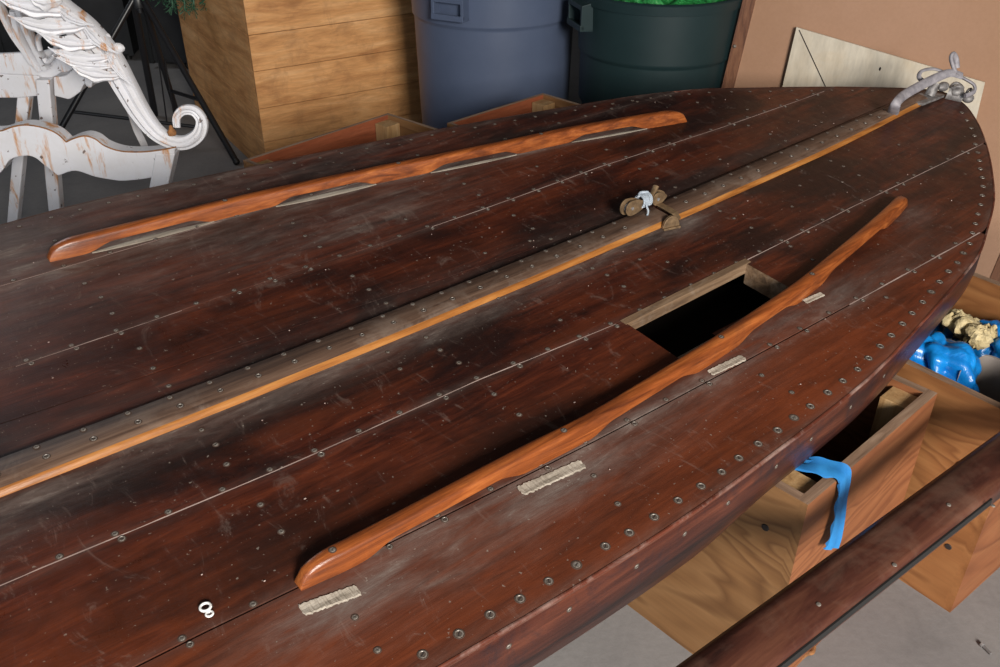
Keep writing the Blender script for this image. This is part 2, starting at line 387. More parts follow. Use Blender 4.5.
# caulk lines lying in the seams
def caulk(L, s0, s1, wd, dz, name, mat, wob=0):
    c = MB(); rings = []
    s = s0
    while s < s1:
        v = interp(s, L)
        if near(s)+.01 < v < far(s)-.01:
            ww = wd*(1+.5*math.sin(s*37)+.3*math.sin(s*91))
            rings.append([D(s, v-ww, dz), D(s, v+ww, dz), D(s, v+ww, dz-.004), D(s, v-ww, dz-.004)])
        s += .02
    c.loft(rings); return c.build(name, mat, boat)
caulk(S3, -1.1, 1.01, .0012, -.0002, 'seam_caulk', M['caulk'])['label'] = 'pale line of caulk in the seam'
caulk(S3, 1.38, 2.5, .0009, -.0002, 'seam_caulk', M['caulk'])['label'] = 'pale line of caulk in the seam'
caulk(S1, .1, .4, .0007, -.0004, 'seam_caulk', M['caulk'])['label'] = 'pale line of caulk in the seam'
caulk(S1, .93, 2.3, .0011, -.0002, 'seam_caulk', M['caulk'])['label'] = 'pale line of caulk in the seam'
caulk(S4, 1.42, 1.93, .0010, -.0004, 'seam_caulk', M['caulk'])['label'] = 'pale line of caulk in the seam'
caulk(S0, 0, .6, .0007, -.0004, 'seam_caulk', M['caulk'])['label'] = 'pale line of caulk in the seam'
# hull: sides, bottom
def ring_outline():
    pts = [(s, near(s)) for s in ss]+[(s, far(s)) for s in reversed(ss)]
    return pts
OUT = ring_outline()
def nrm(i):
    a = D(*OUT[(i-1) % len(OUT)]); b_ = D(*OUT[(i+1) % len(OUT)]); t_ = (b_-a); t_.z = 0
    if t_.length < 1e-6: return Vector((1,0,0))
    t_.normalize(); return Vector((t_.y, -t_.x, 0))
NR = [nrm(i) for i in range(len(OUT))]
# smooth the outline normals round the bow
for _ in range(3): NR = [(NR[i-1]+NR[i]*2+NR[(i+1) % len(NR)]).normalized() for i in range(len(NR))]
def sec(prof):
    return [[D(*OUT[i])+NR[i]*o+Vector((0,0,z*(1.3-.24*smst(OUT[i][0], .78, 1.0)) if z < -.02 else z)) for i in range(len(OUT))] for o, z in prof]
hb = MB(); hb.loft(sec([(-.001,-.009),(0,-.013),(.001,-.03),(.001,-.05),(-.002,-.07),(-.008,-.088),(-.022,-.098),(-.06,-.103)]), caps=False)
hb.build('hull_side', M['hull_side'], boat, smooth=True)
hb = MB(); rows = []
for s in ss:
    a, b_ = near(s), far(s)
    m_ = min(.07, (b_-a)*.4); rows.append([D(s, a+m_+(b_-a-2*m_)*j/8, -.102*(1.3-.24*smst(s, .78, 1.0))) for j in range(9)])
hb.loft(rows, closed=False); hb.build('hull_bottom', M['shade_in'], boat)
hb = MB()
hb.loft(sec([(-.0015,.0009),(.0005,.0008),(.002,-.0006),(.002,-.0035),(.001,-.0055),(-.003,-.0095)]), caps=False)
hb.build('rub_strip', M['rub'], boat, smooth=True)
# keel batten with a broken gap under the pulley strap
def keel(s0_, s1_):
    k = MB(); rings = []
    n = max(4, int((s1_-s0_)/.03))
    for i in range(n+1):
        s = s0_+(s1_-s0_)*i/n
        tp = 1-.45*smst(s, 1.9, 2.5); vc = 0
        y0, y1 = vc-.038*tp, vc+.026*tp; h = .012
        prof = [(y0-.001, .0), (y0+.0005, h*.45), (y0+.005, h*.8), (y0+.013, h*.98), (y0+.022, h), (y1-.003, h), (y1, h-.003), (y1, 0)]
        rings.append([D(s, y, z) for y, z in prof])
    m = 8; n0 = len(rings)
    vs = [p for r in rings for p in r]
    for i in range(n0-1):
        for j in range(m-1):
            k.cur = 1 if j >= 2 else 0
            k.add([], []); k.f.append((i*m+j, i*m+j+1, (i+1)*m+j+1, (i+1)*m+j)); k.mi.append(k.cur)
    k.v = [tuple(p) for p in vs]
    k.cur = 1; k.f += [tuple(range(m)), tuple(reversed(range((n0-1)*m, n0*m)))]; k.mi += [1, 1]
    o = k.build('keel_batten', [M['keel'], M['keel_top']], boat, smooth=True); return o
keel(-1.15, 1.368)['label'] = 'longer orange-edged keel batten'
keel(1.392, 2.47)['label'] = 'shorter orange-edged keel batten towards the bow'
# hand rails
def rail(L, feet, s0_, s1_, name_label):
    r = MB(); rings = []; n = 150
    for i in range(n+1):
        s = s0_+(s1_-s0_)*i/n; v = interp(s, L)
        # smooth the plan line
        v = (interp(s-.06, L)+interp(s, L)*2+interp(s+.06, L))/4 if s0_+.08 < s < s1_-.08 else v
        arch = 1.0
        for a, b_ in feet:
            dd = max(a-s, s-b_, 0); arch = min(arch, smst(dd, 0, .055))
        bot = .013*arch
        e = min(s-s0_, s1_-s)/.055; top = .031*(math.sqrt(max(0, 1-(1-min(e, 1))**2))*.8+.2)
        hw = .0115*(.75+.25*min(1, e))
        bot = min(bot, top-.012) if top > .02 else 0
        bot = max(bot, -.001)
        c = .005
        prof = [(-hw, bot), (-hw, top-c), (-hw+c*.35, top-c*.35), (-hw+c, top), (hw-c, top), (hw-c*.35, top-c*.35), (hw, top-c), (hw, bot)]
        rings.append([D(s, v+y, z) for y, z in prof])
    r.loft(rings); o = r.build('grab_rail', M['rail'], boat, smooth=True); o['label'] = name_label; return o
rail(RL, [(.2,.31),(.568,.69),(.942,1.06),(1.317,1.446),(1.684,1.9)], .245, 1.80, 'far orange varnished grab rail with arched cut-outs')
rail(RR, [(.2,.335),(.62,.745),(1.02,1.13),(1.34,1.43),(1.75,1.95)], .247, 1.875, 'near orange varnished grab rail beside the square opening')
# hatch frame: four boards round the opening
hf = MB()
v1 = interp(1.19, S3)
def bar(sa, sb, va, vb, top, botm):
    hf.add([D(sa, va, botm), D(sb, va, botm), D(sb, vb, botm), D(sa, vb, botm), D(sa, va, top), D(sb, va, top), D(sb, vb, top), D(sa, vb, top)],
           [(0,3,2,1),(4,5,6,7),(0,1,5,4),(1,2,6,5),(2,3,7,6),(3,0,4,7)])
bar(HX0-.004, HX1+.012, v1-.011, v1+.004, .001, -.020)
bar(HX1-.002, HX1+.012, HV0-.004, v1-.011, -.001, -.042)
bar(HX0-.012, HX0+.001, HV0-.004, v1-.011, -.003, -.04)
bar(HX0, HX1, HV0-.014, HV0, -.002, -.04)
hf.build('hatch_frame', M['pale_wood'], boat)['label'] = 'bare timber frame round the square deck opening'
# worn bare patches where rail feet once stood (raised old glue)
for (sa, va, sb, vb, wd) in ((.232,-.435,.306,-.450,.011),(.585,-.440,.70,-.453,.011),(1.03,-.425,1.115,-.432,.009),(1.352,-.393,1.405,-.398,.007)):
    p = MB(); n = 40; rings = []
    for i in range(n+1):
        t_ = i/n; s = sa+(sb-sa)*t_; v = va+(vb-va)*t_; w_ = wd*random.uniform(.82,1.05)*(.5 if i in (0, n) else 1)
        rings.append([D(s, v-w_, .0002), D(s, v-w_*.8, .0008+.0014*random.random()), D(s, v, .0003+.0012*random.random()), D(s, v+w_*.8, .0014+.0008*random.random()), D(s, v+w_, .0002)])
    p.loft(rings, closed=False); p.build('glue_patch', M['bare_x'], boat)['label'] = 'patch of dried grey glue and bare wood'

for sa, sb, wd in ((.32, .565, .009), (.70, .935, .009), (1.07, 1.30, .006), (1.46,1.68,.005)):
    p = MB(); rings = []
    for i in range(31):
        t_ = i/30; s = sa+(sb-sa)*t_; v = interp(s, RL)-.013; w_ = wd*math.sin(PI*min(1, .04+t_*.92))**.6
        rings.append([D(s, v-w_, .0002), D(s, v-w_*.6, .0008+.0003*random.random()), D(s, v+w_*.5, .0009), D(s, v+w_, .0003)])
    p.loft(rings, closed=False); p.build('bare_patch', M['bare_x'], boat)['label'] = 'pale bare wood showing under an arch of the far rail'
# ---- screws: countersunk discs with slot, individually placed
def screw_mesh(r, kind):
    b_ = MB(); n = 14
    if kind == 'ring':
        b_.cur = 1; b_.lathe([(r*1.35, .0003), (r*1.25, .0006), (r, .0006)], n=n)
        b_.cur = 0; b_.lathe([(r, .0006), (r*.95, .0012), (r*.72, .0012), (r*.66, .0008)], n=n)
        b_.cur = 3; b_.lathe([(r*.66, .0008), (.0001, .0009)], n=n)
        b_.cur = 2; a = random.random()*PI; b_.box(-r*.62, r*.62, -r*.13, r*.13, .0007, .0012, Matrix.Rotation(a, 4, 'Z'))
    else:
        b_.cur = 1; b_.lathe([(r*1.5, .0003), (r*1.2, .0007), (r, .0007)], n=n)
        b_.cur = 0; b_.lathe([(r, .0007), (r*.8, .0011), (.0001, .0011)], n=n)
        b_.cur = 2; b_.box(-r*.5, r*.5, -r*.12, r*.12, .0009, .0013, Matrix.Rotation(random.random()*PI, 4, 'Z'))
    return b_
SC = []      # s, v, dz, radius, kind
e_ = .028
s = -.1
def along(fn, inset, step, s0_, s1_, r, kind):
    s = s0_
    while s < s1_:
        ds = .01; slope = (fn(s+ds)-fn(s-ds))/(2*ds); ln = math.sqrt(1+slope*slope)
        sg = 1 if fn is near else -1
        SC.append((s+random.uniform(-.003, .003), fn(s)+sg*inset*ln+random.uniform(-.0015, .0015), 0, r*random.uniform(.85, 1), kind if random.random() < .8 else 'flat')); s += step/ln
along(near, .026, .0492, .17, 2.50, .0056, 'ring')
along(far, .026, .060, .0, 2.45, .0036, 'flat')
def seam_screws(L, step, s0_, s1_, both=True):
    s = s0_
    while s < s1_:
        v = interp(s, L)
        if near(s)+.03 < v < far(s)-.03 and not (L is S3 and 1.0 < s < 1.39 and False):
            SC.append((s, v+.006, 0, .0035, 'flat'))
            if both and random.random() < .5 and not (L is S3 and 1.0 < s < 1.39): SC.append((s+.004, v-.007, 0, .0036, 'ring'))
        s += step+random.uniform(-.004, .004)
seam_screws(S3, .0735, .027, 2.4); seam_screws(S1, .0735, .045, 2.3); seam_screws(S4, .09, .1, 1.9)
seam_screws(S0, .09, .08, 1.9, False)
s = .005
while s < 2.3:
    if not 1.3 < s < 1.42:
        SC.append((s, -.009, .012, .0042, 'ring')); SC.append((s-.005, .018*(1-.45*smst(s, 1.9, 2.5)), .012, .0036, 'flat'))
    s += .0655
for rs in (.275, .69, 1.10, 1.50, 1.92):
    for v in (.60,.54,.42,.36,.30,.18,.12,.065,-.065,-.105,-.15,-.25,-.31,-.48,-.54):
        if near(rs)+.05 < v < far(rs)-.05 and not (abs(rs-1.1) < .2 and -.4 < v < -.22) and not any(abs(v-interp(rs, L)) < .03 for L in (RL, RR)):
            SC.append((rs+random.uniform(-.006, .006), v+random.uniform(-.004, .004), 0, .0034, 'flat'))
for s_, v in ((.955,.099),(1.062,.083),(.613,-.059),(.604,-.109),(.875,-.04),(.924,-.16),(1.2,-.1),(1.24,-.14),(1.7,.1),(1.75,-.1),(2.1,.08),(2.15,-.12),(1.65,-.15),(.9,.3),(1.3,.33),(1.62,.15),(2.0,.25),(1.85,-.15)):
    SC.append((s_, v, 0, .003, 'flat'))
camv = Vector((0, 0, H))
def inview(P):
    d_ = P.y*cp-(P.z-H)*sp
    if d_ <= .1: return False
    x = 500+F*P.x/d_; y = 333.5-F*(P.y*sp+(P.z-H)*cp)/d_
    return -5 < x < 1005 and -5 < y < 672
SC = [q for q in SC if inview(DW(q[0], q[1]))]
SC.sort(key=lambda q: (DW(q[0], q[1])-camv).length/q[3])
def slope_mat(s, v, dz):
    p = D(s, v, dz); ex = (D(s+.01, v)-D(s-.01, v)).normalized(); ey = (D(s, v+.01)-D(s, v-.01)).normalized()
    ez = ex.cross(ey).normalized(); ey = ez.cross(ex)
    m = Matrix((ex, ey, ez)).transposed().to_4x4(); m.translation = p; return m
variants = {}
rest = MB()
for i, (s, v, dz, r, kind) in enumerate(SC):
    mt = slope_mat(s, v, dz)
    if i < 98:
        key = (kind, round(r, 3), i % 6)
        if key not in variants:
            o = screw_mesh(r, kind).build('screw', [M['screw'], M['putty'], M['slot'], M['screw_in']], boat); variants[key] = o.data
        else:
            o = bpy.data.objects.new('screw', variants[key]); COL.objects.link(o); o.parent = boat
        o.matrix_local = mt
    else:
        q = screw_mesh(r, kind); n = len(rest.v)
        rest.v += [tuple(mt @ Vector(p)) for p in q.v]; rest.f += [tuple(j+n for j in f) for f in q.f]; rest.mi += q.mi
o = rest.build('screws', [M['screw'], M['putty'], M['slot'], M['screw_in']], boat); o['kind'] = 'stuff'
# plug screws in the rails
for L, sl in ((RR, (.30,.70,1.09,1.40)), (RL, (.6,1.0,1.38))):
    for s in sl:
        o = screw_mesh(.0035, 'flat').build('rail_screw', [M['screw'], M['putty'], M['hole'], M['screw_in']], boat); o.matrix_local = slope_mat(s, interp(s, L), .031)
# side screws in the hull
for i, s in enumerate([.42,.53,.64,.75,.86,.97,1.08,1.2,1.33]):
    for k, z in enumerate((-.034, -.062)):
        o = screw_mesh(.0032, 'flat').build('side_screw', [M['screw'], M['putty'], M['slot'], M['screw_in']], boat)
        j = min(range(len(ss)), key=lambda q: abs(ss[q]-(s+.03*k))); nn = NR[j]
        p = D(ss[j], near(ss[j]))+nn*(.0005 if k == 0 else -.002)+Vector((0,0,z))
        m = nn.to_track_quat('Z', 'Y').to_matrix().to_4x4(); m.translation = p; o.matrix_local = m
# fleck of paint and small loose bits on the deck
fl = MB()
for i in range(70):
    s = random.uniform(.1, 2.2); v = random.uniform(near(s)+.05, far(s)-.05)
    if HX0-.02 < s < HX1+.02 and -.38 < v < -.2: continue
    if abs(v) < .05: v += .1
    r = random.uniform(.0008, .0022); p = D(s, v)
    a = random.random()*6
    fl.add([p+Vector((math.cos(a+k*2*PI/5)*r*random.uniform(.6,1.3), math.sin(a+k*2*PI/5)*r*random.uniform(.5,1.2), .0012)) for k in range(5)]+[p+Vector((0,0,.0022)), p],
           [(k, (k+1) % 5, 5) for k in range(5)]+[((k+1) % 5, k, 6) for k in range(5)])
o = fl.build('paint_flecks', M['caulk'], boat); o['kind'] = 'stuff'

# bronze eye and strap across the keel
hdm = MB(); P = D(1.351, -.046)
pts = [(math.cos(a)*.020, math.sin(a)*.026) for a in [PI*i/12 for i in range(13)]]
m1 = Matrix.Rotation(math.radians(-15), 4, 'Z'); vs = []
poly = [Matrix.Translation(P) @ (m1 @ Vector((x, 0, y))) for x, y in pts]
hdm.prism(poly, m1 @ Vector((0, -.007, 0))); hdm.box(-.020, .020, -.012, .006, -.002, .003, Matrix.Translation(P) @ m1)
hdm.build('deck_eye', M['bronze'], boat, bevel=.001)['label'] = 'half-round bronze eye plate beside the keel'
st = MB(); rg = []
for v, z in ((.050,.001),(.036,.006),(.029,.0135),(.0,.0145),(-.032,.0135),(-.043,.004)):
    rg.append([D(1.374, v, z), D(1.391, v, z), D(1.391, v, z+.003), D(1.374, v, z+.003)])
st.loft(rg); st.build('keel_strap', M['bronze'], boat, bevel=.0008)
# dark twin-block pulley tied with cord, resting against the keel
def pulley():
    g = thing('pulley_block', DW(1.342, .027, .009), TH-math.radians(2), 'small bronze double pulley lying on the boat against the keel, tied with pale cord', 'pulley')
    def cheek(cx, y, r, ln, name='cheek_plate'):
        m = MB(); pl = []
        for i in range(24):
            a = 2*PI*i/24; x = math.cos(a)*r; z = math.sin(a)*r
            if math.cos(a) > 0: x = x*ln/r; z *= (1-.45*(math.cos(a))**2)
            pl.append(Vector((cx+x, y, r+.004+z)))
        m.prism(pl, (0, .0028, 0)); o = m.build(name, M['bronze'], g, bevel=.0007)
        n = MB(); n.tube([(cx, y-.002, r+.004), (cx, y+.005, r+.004)], .0035, 10); n.build('rivet', M['metal'], o)
        return o
    def sheave(cx, y, r):
        m = MB(); m.loft([[Vector((cx+math.cos(2*PI*j/20)*q, y+yy, .019+math.sin(2*PI*j/20)*q)) for j in range(20)] for yy, q in ((0, r), (.003, r*.8), (.006, r))])
        return m.build('sheave', M['metal'], g)
    cheek(-.045, -.014, .0165, .045); cheek(-.050, -.003, .0175, .045); sheave(-.045, -.0105, .013)
    cheek(.034, -.010, .0145, .028); cheek(.040, .004, .014, .03); sheave(.036, -.006, .0115)
    m = MB(); m.tube([(-.02, -.004, .019), (.01, -.006, .024), (.03, .002, .030), (.042, .006, .040)], [.006, .007, .006, .007], 10, .7); m.build('shackle', M['bronze'], g, smooth=True)
    # cord wraps
    c = MB()
    for i in range(6):
        x = -.014+i*.0045; ph = random.random()
        c.tube([(x+.002*math.sin(a+ph), -.004+math.cos(a)*.0135, .024+math.sin(a)*.0125) for a in [2*PI*k/18 for k in range(19)]], .0024, 7)
    c.tube(smooth_pts([(-.006,-.014,.030),(-.012,-.022,.020),(-.010,-.026,.010),(-.016,-.030,.003)], 5), .0022, 7)
    c.tube(smooth_pts([(-.018,-.004,.036),(-.008,.002,.040),(.004,-.006,.041),(.010,.002,.036),(.0,.008,.037),(-.014,.0,.038)], 5), .0026, 7)
    c.build('cord', M['cord'], g, smooth=True)
pulley()
# white hook eye lying on the deck
o = MB(); P = DW(.14, -.367, .003)
o.tube([P+Vector((math.cos(a)*.006, math.sin(a)*.006, .002)) for a in [2*PI*k/16 for k in range(17)]], .0017, 8)
o.tube([P+Vector((.007+math.cos(a)*.004, -.009+math.sin(a)*.004, .001)) for a in [2*PI*k/14 for k in range(15)]], .0014, 8)
o.lathe([(.0001,-.0025),(.003,-.0025),(.003,.001),(.0001,.001)], P+Vector((.004,-.004,.0)), 10)
tag(o.build('eyelet_ring', M['enamel'], smooth=True), 'tiny white metal ring lying on the near planks left of the near grab rail', 'ring')
# bow: metal fitting + strap loops
bf = MB(); B = lambda s, v, z: D(s, v, z)
def lump(mb, c, r, sc=(1,1,1), n=8, rot=0):
    m = Matrix.Translation(c) @ Matrix.Rotation(rot, 4, 'Z') @ Matrix.Diagonal((*sc, 1))
    mb.loft([[m @ Vector((math.cos(2*PI*j/n)*math.sin(PI*i/6)*r, math.sin(2*PI*j/n)*math.sin(PI*i/6)*r, math.cos(PI*i/6)*r)) for j in range(n)] for i in range(7)])
bf.box(-.10, .02, -.026, .026, .0, .006, Matrix.Translation(D(2.52, -.005)))
bf.tube([B(2.50,-.005,.004), B(2.52,-.005,.034)], .013, 12)
bf.tube([B(2.545,-.035,.012), B(2.56,-.075,.008)], [.018,.015], 12)
lump(bf, B(2.53,-.025,.03), .016, (1.2,.9,.8)); lump(bf, B(2.555,-.055,.02), .019, (1.2,1,.7)); lump(bf, B(2.57,-.085,.008), .015, (1.2,1,.8))
bf.tube([B(2.56,-.05,.02)+Vector((math.cos(a)*.017, math.sin(a)*.014, .012+.004*math.sin(2*a))) for a in [2*PI*k/16 for k in range(17)]], .0045, 8)
bf.tube([B(2.575,-.085,.008)+Vector((math.cos(a)*.015, .004, .010+math.sin(a)*.013)) for a in [2*PI*k/16 for k in range(17)]], .004, 8)
bf.build('bow_fitting', M['metal'], boat, smooth=True)['label'] = 'lumpy metal towing fitting on the bow'
st = MB()
def pxb(px, py, s_v):   # point above the deck line s_v whose height puts it at that height in the photo
    P = DW(*s_v, 0); q = aty(px, py, P.y); return Vector((P.x if abs(q.x-P.x) < .02 else q.x, P.y, q.z))
def ribbon(mb, pts, wd, th=.004):
    mb.tube(smooth_pts(pts, 8), wd, 10, th/wd if not isinstance(wd, list) else .42)
Yb = DW(2.5, 0).y
main = [at(893,113,DW(2.33,.01).z+.006), aty(896,104,2.23), aty(903,96,2.27), aty(918,87,2.32), aty(936,78,2.36), aty(950,73,2.38), aty(962,76,2.38)]
k8 = smooth_vals([.014,.0125,.012,.012,.012,.011,.010], 8); sp_ = smooth_pts(main, 8)
st.tube(sp_, k8, 12, .5)
l2 = smooth_pts([aty(948,74,2.38), aty(934,69,2.39), aty(922,71,2.39), aty(919,77,2.38), aty(924,82,2.37)], 8)
st.tube(l2, .0062, 10, .6)
l3 = smooth_pts([aty(955,74,2.38), aty(965,79,2.38), aty(974,85,2.37), aty(974,92,2.36), aty(965,96,2.35)], 8)
st.tube(l3, .0075, 10, .55)
l4 = smooth_pts([aty(957,75,2.385), aty(953,66,2.39), aty(951,58,2.395), aty(953,54,2.40), aty(956,59,2.405), aty(957,68,2.40)], 8)
st.tube(l4, .0075, 10, .7)
o = st.build('leather_strap', M['strap'], smooth=True)
tag(o, 'grey strap twisted into loops around the bow fitting of the boat', 'strap')

# ------------------------------------------------------------------ plywood boxes under the boat
AB = math.radians(37.8)
def ply_box(name, corner, ang, lx, ly, h, mats, label, group, th=.018, posts=(), mat_faces=None, screws=()):
    """corner = near corner on the floor; local x along ang, local y 90 degrees to its left"""
    g = thing(name, (corner[0], corner[1], 0), ang, label, 'box', group)
    def panel(nm, along_x, x0, y0, L, mat, z0_=0):
        m = MB(); m.cur = 0; hh = h-z0_
        m.box(0, L, 0, th, 0, hh-.0)
        # top edge as separate material
        m.mi = [0]*6; m.mi[1] = 1
        if along_x: m.mi[5] = 2
        o = m.build(nm, [mat, M['edge'], mats[1]], g, loc=(x0, y0, z0_), rot=(0, 0, 0 if along_x else PI/2)); return o
    panel('side_panel', True, 0, 0, lx, mats[0])
    panel('side_panel', True, 0, ly-th, lx, mats[3])
    panel('end_panel', False, th, th, ly-2*th, mats[1])
    panel('end_panel', False, lx, th, ly-2*th, mats[2])
    m = MB(); m.box(th, lx-th, th, ly-th, .01, .025); m.build('bottom_panel', M['red_board'], g)
    for (px_, py_) in posts:
        m = MB(); m.box(px_, px_+.05, py_, py_+.05, .025, h-.012); m.build('corner_block', M['block'], g, bevel=.001)
    for (x, y, z, nx, ny) in screws:
        m = MB(); m.lathe([(.0001, .001), (.006, .001), (.0068, 0), (.0068, -.001)], n=12)
        o = m.build('black_screw', M['slot'], g); q = Vector((nx, ny, 0)).to_track_quat('Z', 'Y'); mm = q.to_matrix().to_4x4(); mm.translation = (x, y, z); o.matrix_local = mm
    return g
HB = .49
c1 = tuple(at(808, 505, HB))[:2]; AB1 = math.radians(42.5)
ply_box('plywood_box', c1, AB1, .436, .42, HB, [M['ply_red'], M['ply'], M['ply_red'], M['ply_red']],
        'open plywood box under the near side of the boat with blue tape over its corner', 'plywood boxes the boat rests on',
        posts=((.022, .022), (.366, .022)), screws=((-.001, .06, .40, -1, 0), (-.001, .09, .11, -1, 0), (-.001, .22, .43, -1, 0)))
u = Vector((math.cos(AB), math.sin(AB), 0)); vv = Vector((-math.sin(AB), math.cos(AB), 0))
c2 = (.914, 1.250)
ply_box('plywood_box', c2, AB, .46, .62, HB, [M['ply_red'], M['ply2'], M['ply2'], M['ply2']],
        'open plywood box behind, holding blue plastic bags and cream foam', 'plywood boxes the boat rests on',
        screws=((-.001, .11, .09, -1, 0), (-.001, .075, .34, -1, 0), (-.001, .045, .15, -1, 0)))
# far side boxes
q3 = at(243, 160, .6); q3b = at(388, 113, .6)
a3 = math.atan2(q3b.y-q3.y, q3b.x-q3.x); L3 = (q3b-q3).length
fb = Vector((math.sin(a3), -math.cos(a3), 0))
wd3 = .34
c3 = q3+fb*wd3
ply_box('trough_box', c3, a3, L3, wd3, .6, [M['red_board'], M['ply'], M['ply'], M['red_board']],
        'open red-brown wooden box beyond the boat in front of the pine planter', 'red-brown boxes on the far side of the boat', th=.012,
        posts=((.014, wd3-.064), (L3-.064, wd3-.064)))
q4b = at(543, 93, .6); a4 = math.radians(44.6); L4 = .40
q4 = q4b-Vector((math.cos(a4), math.sin(a4), 0))*L4
fb = Vector((math.sin(a4), -math.cos(a4), 0)); wd4 = .26; c4 = q4+fb*wd4
ply_box('trough_box', c4, a4, L4, wd4, .6, [M['red_board'], M['ply'], M['ply'], M['red_board']],
        'open red-brown wooden box beyond the boat in front of the grey-blue bin', 'red-brown boxes on the far side of the boat', th=.012,
        posts=((L4-.064, wd4-.064),))
# contents of the right box
def blob(c, r, sc, amp, seed, n=28, rz=0):
    m = MB(); rnd = random.Random(seed); ph = [(rnd.uniform(2, 7), rnd.uniform(0, 6), rnd.uniform(2, 6)) for _ in range(6)]
    rings = []
    for i in range(n//2+1):
        th_ = PI*i/(n//2); rr = []
        for j in range(n):
            a = 2*PI*j/n; d_ = Vector((math.cos(a)*math.sin(th_), math.sin(a)*math.sin(th_), math.cos(th_)))
            k = 1+amp*sum(math.sin(f*d_.x*1.6+p)*math.cos(g_*d_.y*1.5+p*2+f*d_.z) for f, p, g_ in ph)/3
            p_ = Matrix.Rotation(rz, 3, 'Z') @ Vector((d_.x*r*sc[0]*k, d_.y*r*sc[1]*k, d_.z*r*sc[2]*k))
            rr.append(Vector(c)+p_)
        rings.append(rr)
    m.loft(rings, caps=False); return m
def bag(c, r, sc, seed, rz=0):
    m = MB(); rnd = random.Random(seed); n = 72
    dirs = [(Vector((rnd.uniform(-1,1), rnd.uniform(-1,1), rnd.uniform(-1,1))).normalized(), rnd.uniform(2.2, 5.5), rnd.uniform(0, 6)) for _ in range(7)]
    rings = []
    for i in range(n//2+1):
        th_ = PI*i/(n//2); rr = []
        for j in range(n):
            a = 2*PI*j/n; d_ = Vector((math.cos(a)*math.sin(th_), math.sin(a)*math.sin(th_), math.cos(th_)))
            k = 1+sum((abs(math.sin(f*d_.dot(q)+p+1.5*math.sin(3*d_.dot(dirs[(t_+3) % 7][0]))))-.6)*.55/f for t_, (q, f, p) in enumerate(dirs))
            rr.append(Vector(c)+Matrix.Rotation(rz, 3, 'Z') @ Vector((d_.x*r*sc[0]*k, d_.y*r*sc[1]*k, d_.z*r*sc[2]*k)))
        rings.append(rr)
    m.loft(rings, caps=False); return m
def world_box2(x, y, z): return Vector((c2[0], c2[1], 0))+u*x+vv*y+Vector((0,0,z))
P = at(937, 366, .44)
o = bag(P, .058, (1.1,1.3,1.0), 3, .6).build('plastic_bag', M['blue'], smooth=True); tag(o, 'crumpled shiny blue plastic bag by the front wall of the right plywood box', 'bag', 'blue plastic bags in the right box')
P = at(955, 346, .37)
o = bag(P, .055, (.75,1.5,.8), 11, .2).build('plastic_bag', M['blue'], smooth=True); tag(o, 'blue plastic bag in shade between the foam and the bag by the front wall', 'bag', 'blue plastic bags in the right box')
P = at(1003, 350, .40)
o = bag(P, .055, (1.2,1.1,1.0), 5).build('plastic_bag', M['blue'], smooth=True); tag(o, 'blue plastic bag beside the grey sheet at the right edge of the photo', 'bag', 'blue plastic bags in the right box')
P = at(965, 324, .40)
m = MB()
for i in range(16):
    rnd = random.Random(i); t_ = i/15; c = at(950+34*t_+rnd.uniform(-4,4), 314+24*t_+rnd.uniform(-6,6), .445+rnd.uniform(-.02,.01))
    q = blob(c, rnd.uniform(.015,.026), (1,1,.9), .35, i+20, 16, rnd.uniform(0,3)); n = len(m.v); m.v += q.v; m.f += [tuple(k+n for k in f) for f in q.f]; m.mi += q.mi
tag(m.build('foam_lumps', M['foam'], smooth=True), 'lumpy cream foam stuffing behind the blue bags in the right box', 'foam')
# grey curved sheet standing in the box
m = MB(); rg = []
for i in range(21):
    t_ = i/20
    px = 960+70*t_; py = 371-18*math.sin(min(1, t_*1.7)*PI*.55)+ 34*max(0, t_-.35)
    a_ = at(px, py, .475-.03*t_); lo = a_+u*(-.02-.03*t_)-vv*.01+Vector((0,0,-.42+.03*t_)); 
    rg.append([lo, a_, a_+u*.006, lo+u*.006])
m.loft(rg); tag(m.build('grey_sheet', M['greyp'], smooth=True), 'curved grey-brown plastic sheet standing inside the right plywood box', 'sheet')
# blue tape draped over corner of the near box
m = MB()
C1 = Vector((c1[0], c1[1], 0))
u1 = Vector((math.cos(AB1), math.sin(AB1), 0)); v1_ = Vector((-math.sin(AB1), math.cos(AB1), 0))
def bp(x, y, z): return C1+u1*x+v1_*y+Vector((0,0,z-.01))
path = [(bp(.03,.15,.46), .012), (bp(.045,.09,.50), .016), (bp(.065,.045,.515), .020), (bp(.085,.02,.512), .020), (bp(.098,.0,.507), .019), (bp(.102,-.006,.49), .017), (bp(.100,-.010,.45), .016), (bp(.100,-.014,.41), .018), (bp(.095,-.017,.375), .022), (bp(.088,-.018,.36), .026)]
pp = smooth_pts([a for a, _ in path], 6); ww = smooth_vals([b_ for _, b_ in path], 6)
rg = []
for i, p in enumerate(pp):
    t_ = (pp[min(i+1, len(pp)-1)]-pp[max(i-1, 0)]).normalized(); sd = u-t_*u.dot(t_)
    if i < 12: sd = (u*.5-vv*.2+Vector((0,0,.1)))
    sd.normalize(); nn = t_.cross(sd).normalized()
    rg.append([p-sd*ww[i]+nn*.002*math.sin(i), p-sd*ww[i]*.3+nn*.004, p+sd*ww[i]*.35-nn*.002, p+sd*ww[i], p+sd*ww[i]+nn*.001, p+sd*ww[i]*.35-nn*.001, p-sd*ww[i]*.3+nn*.005, p-sd*ww[i]+nn*.003])
m.loft(rg); tag(m.build('blue_tape', M['tape'], smooth=True), 'strip of blue tape draped over the corner of the near plywood box', 'tape')

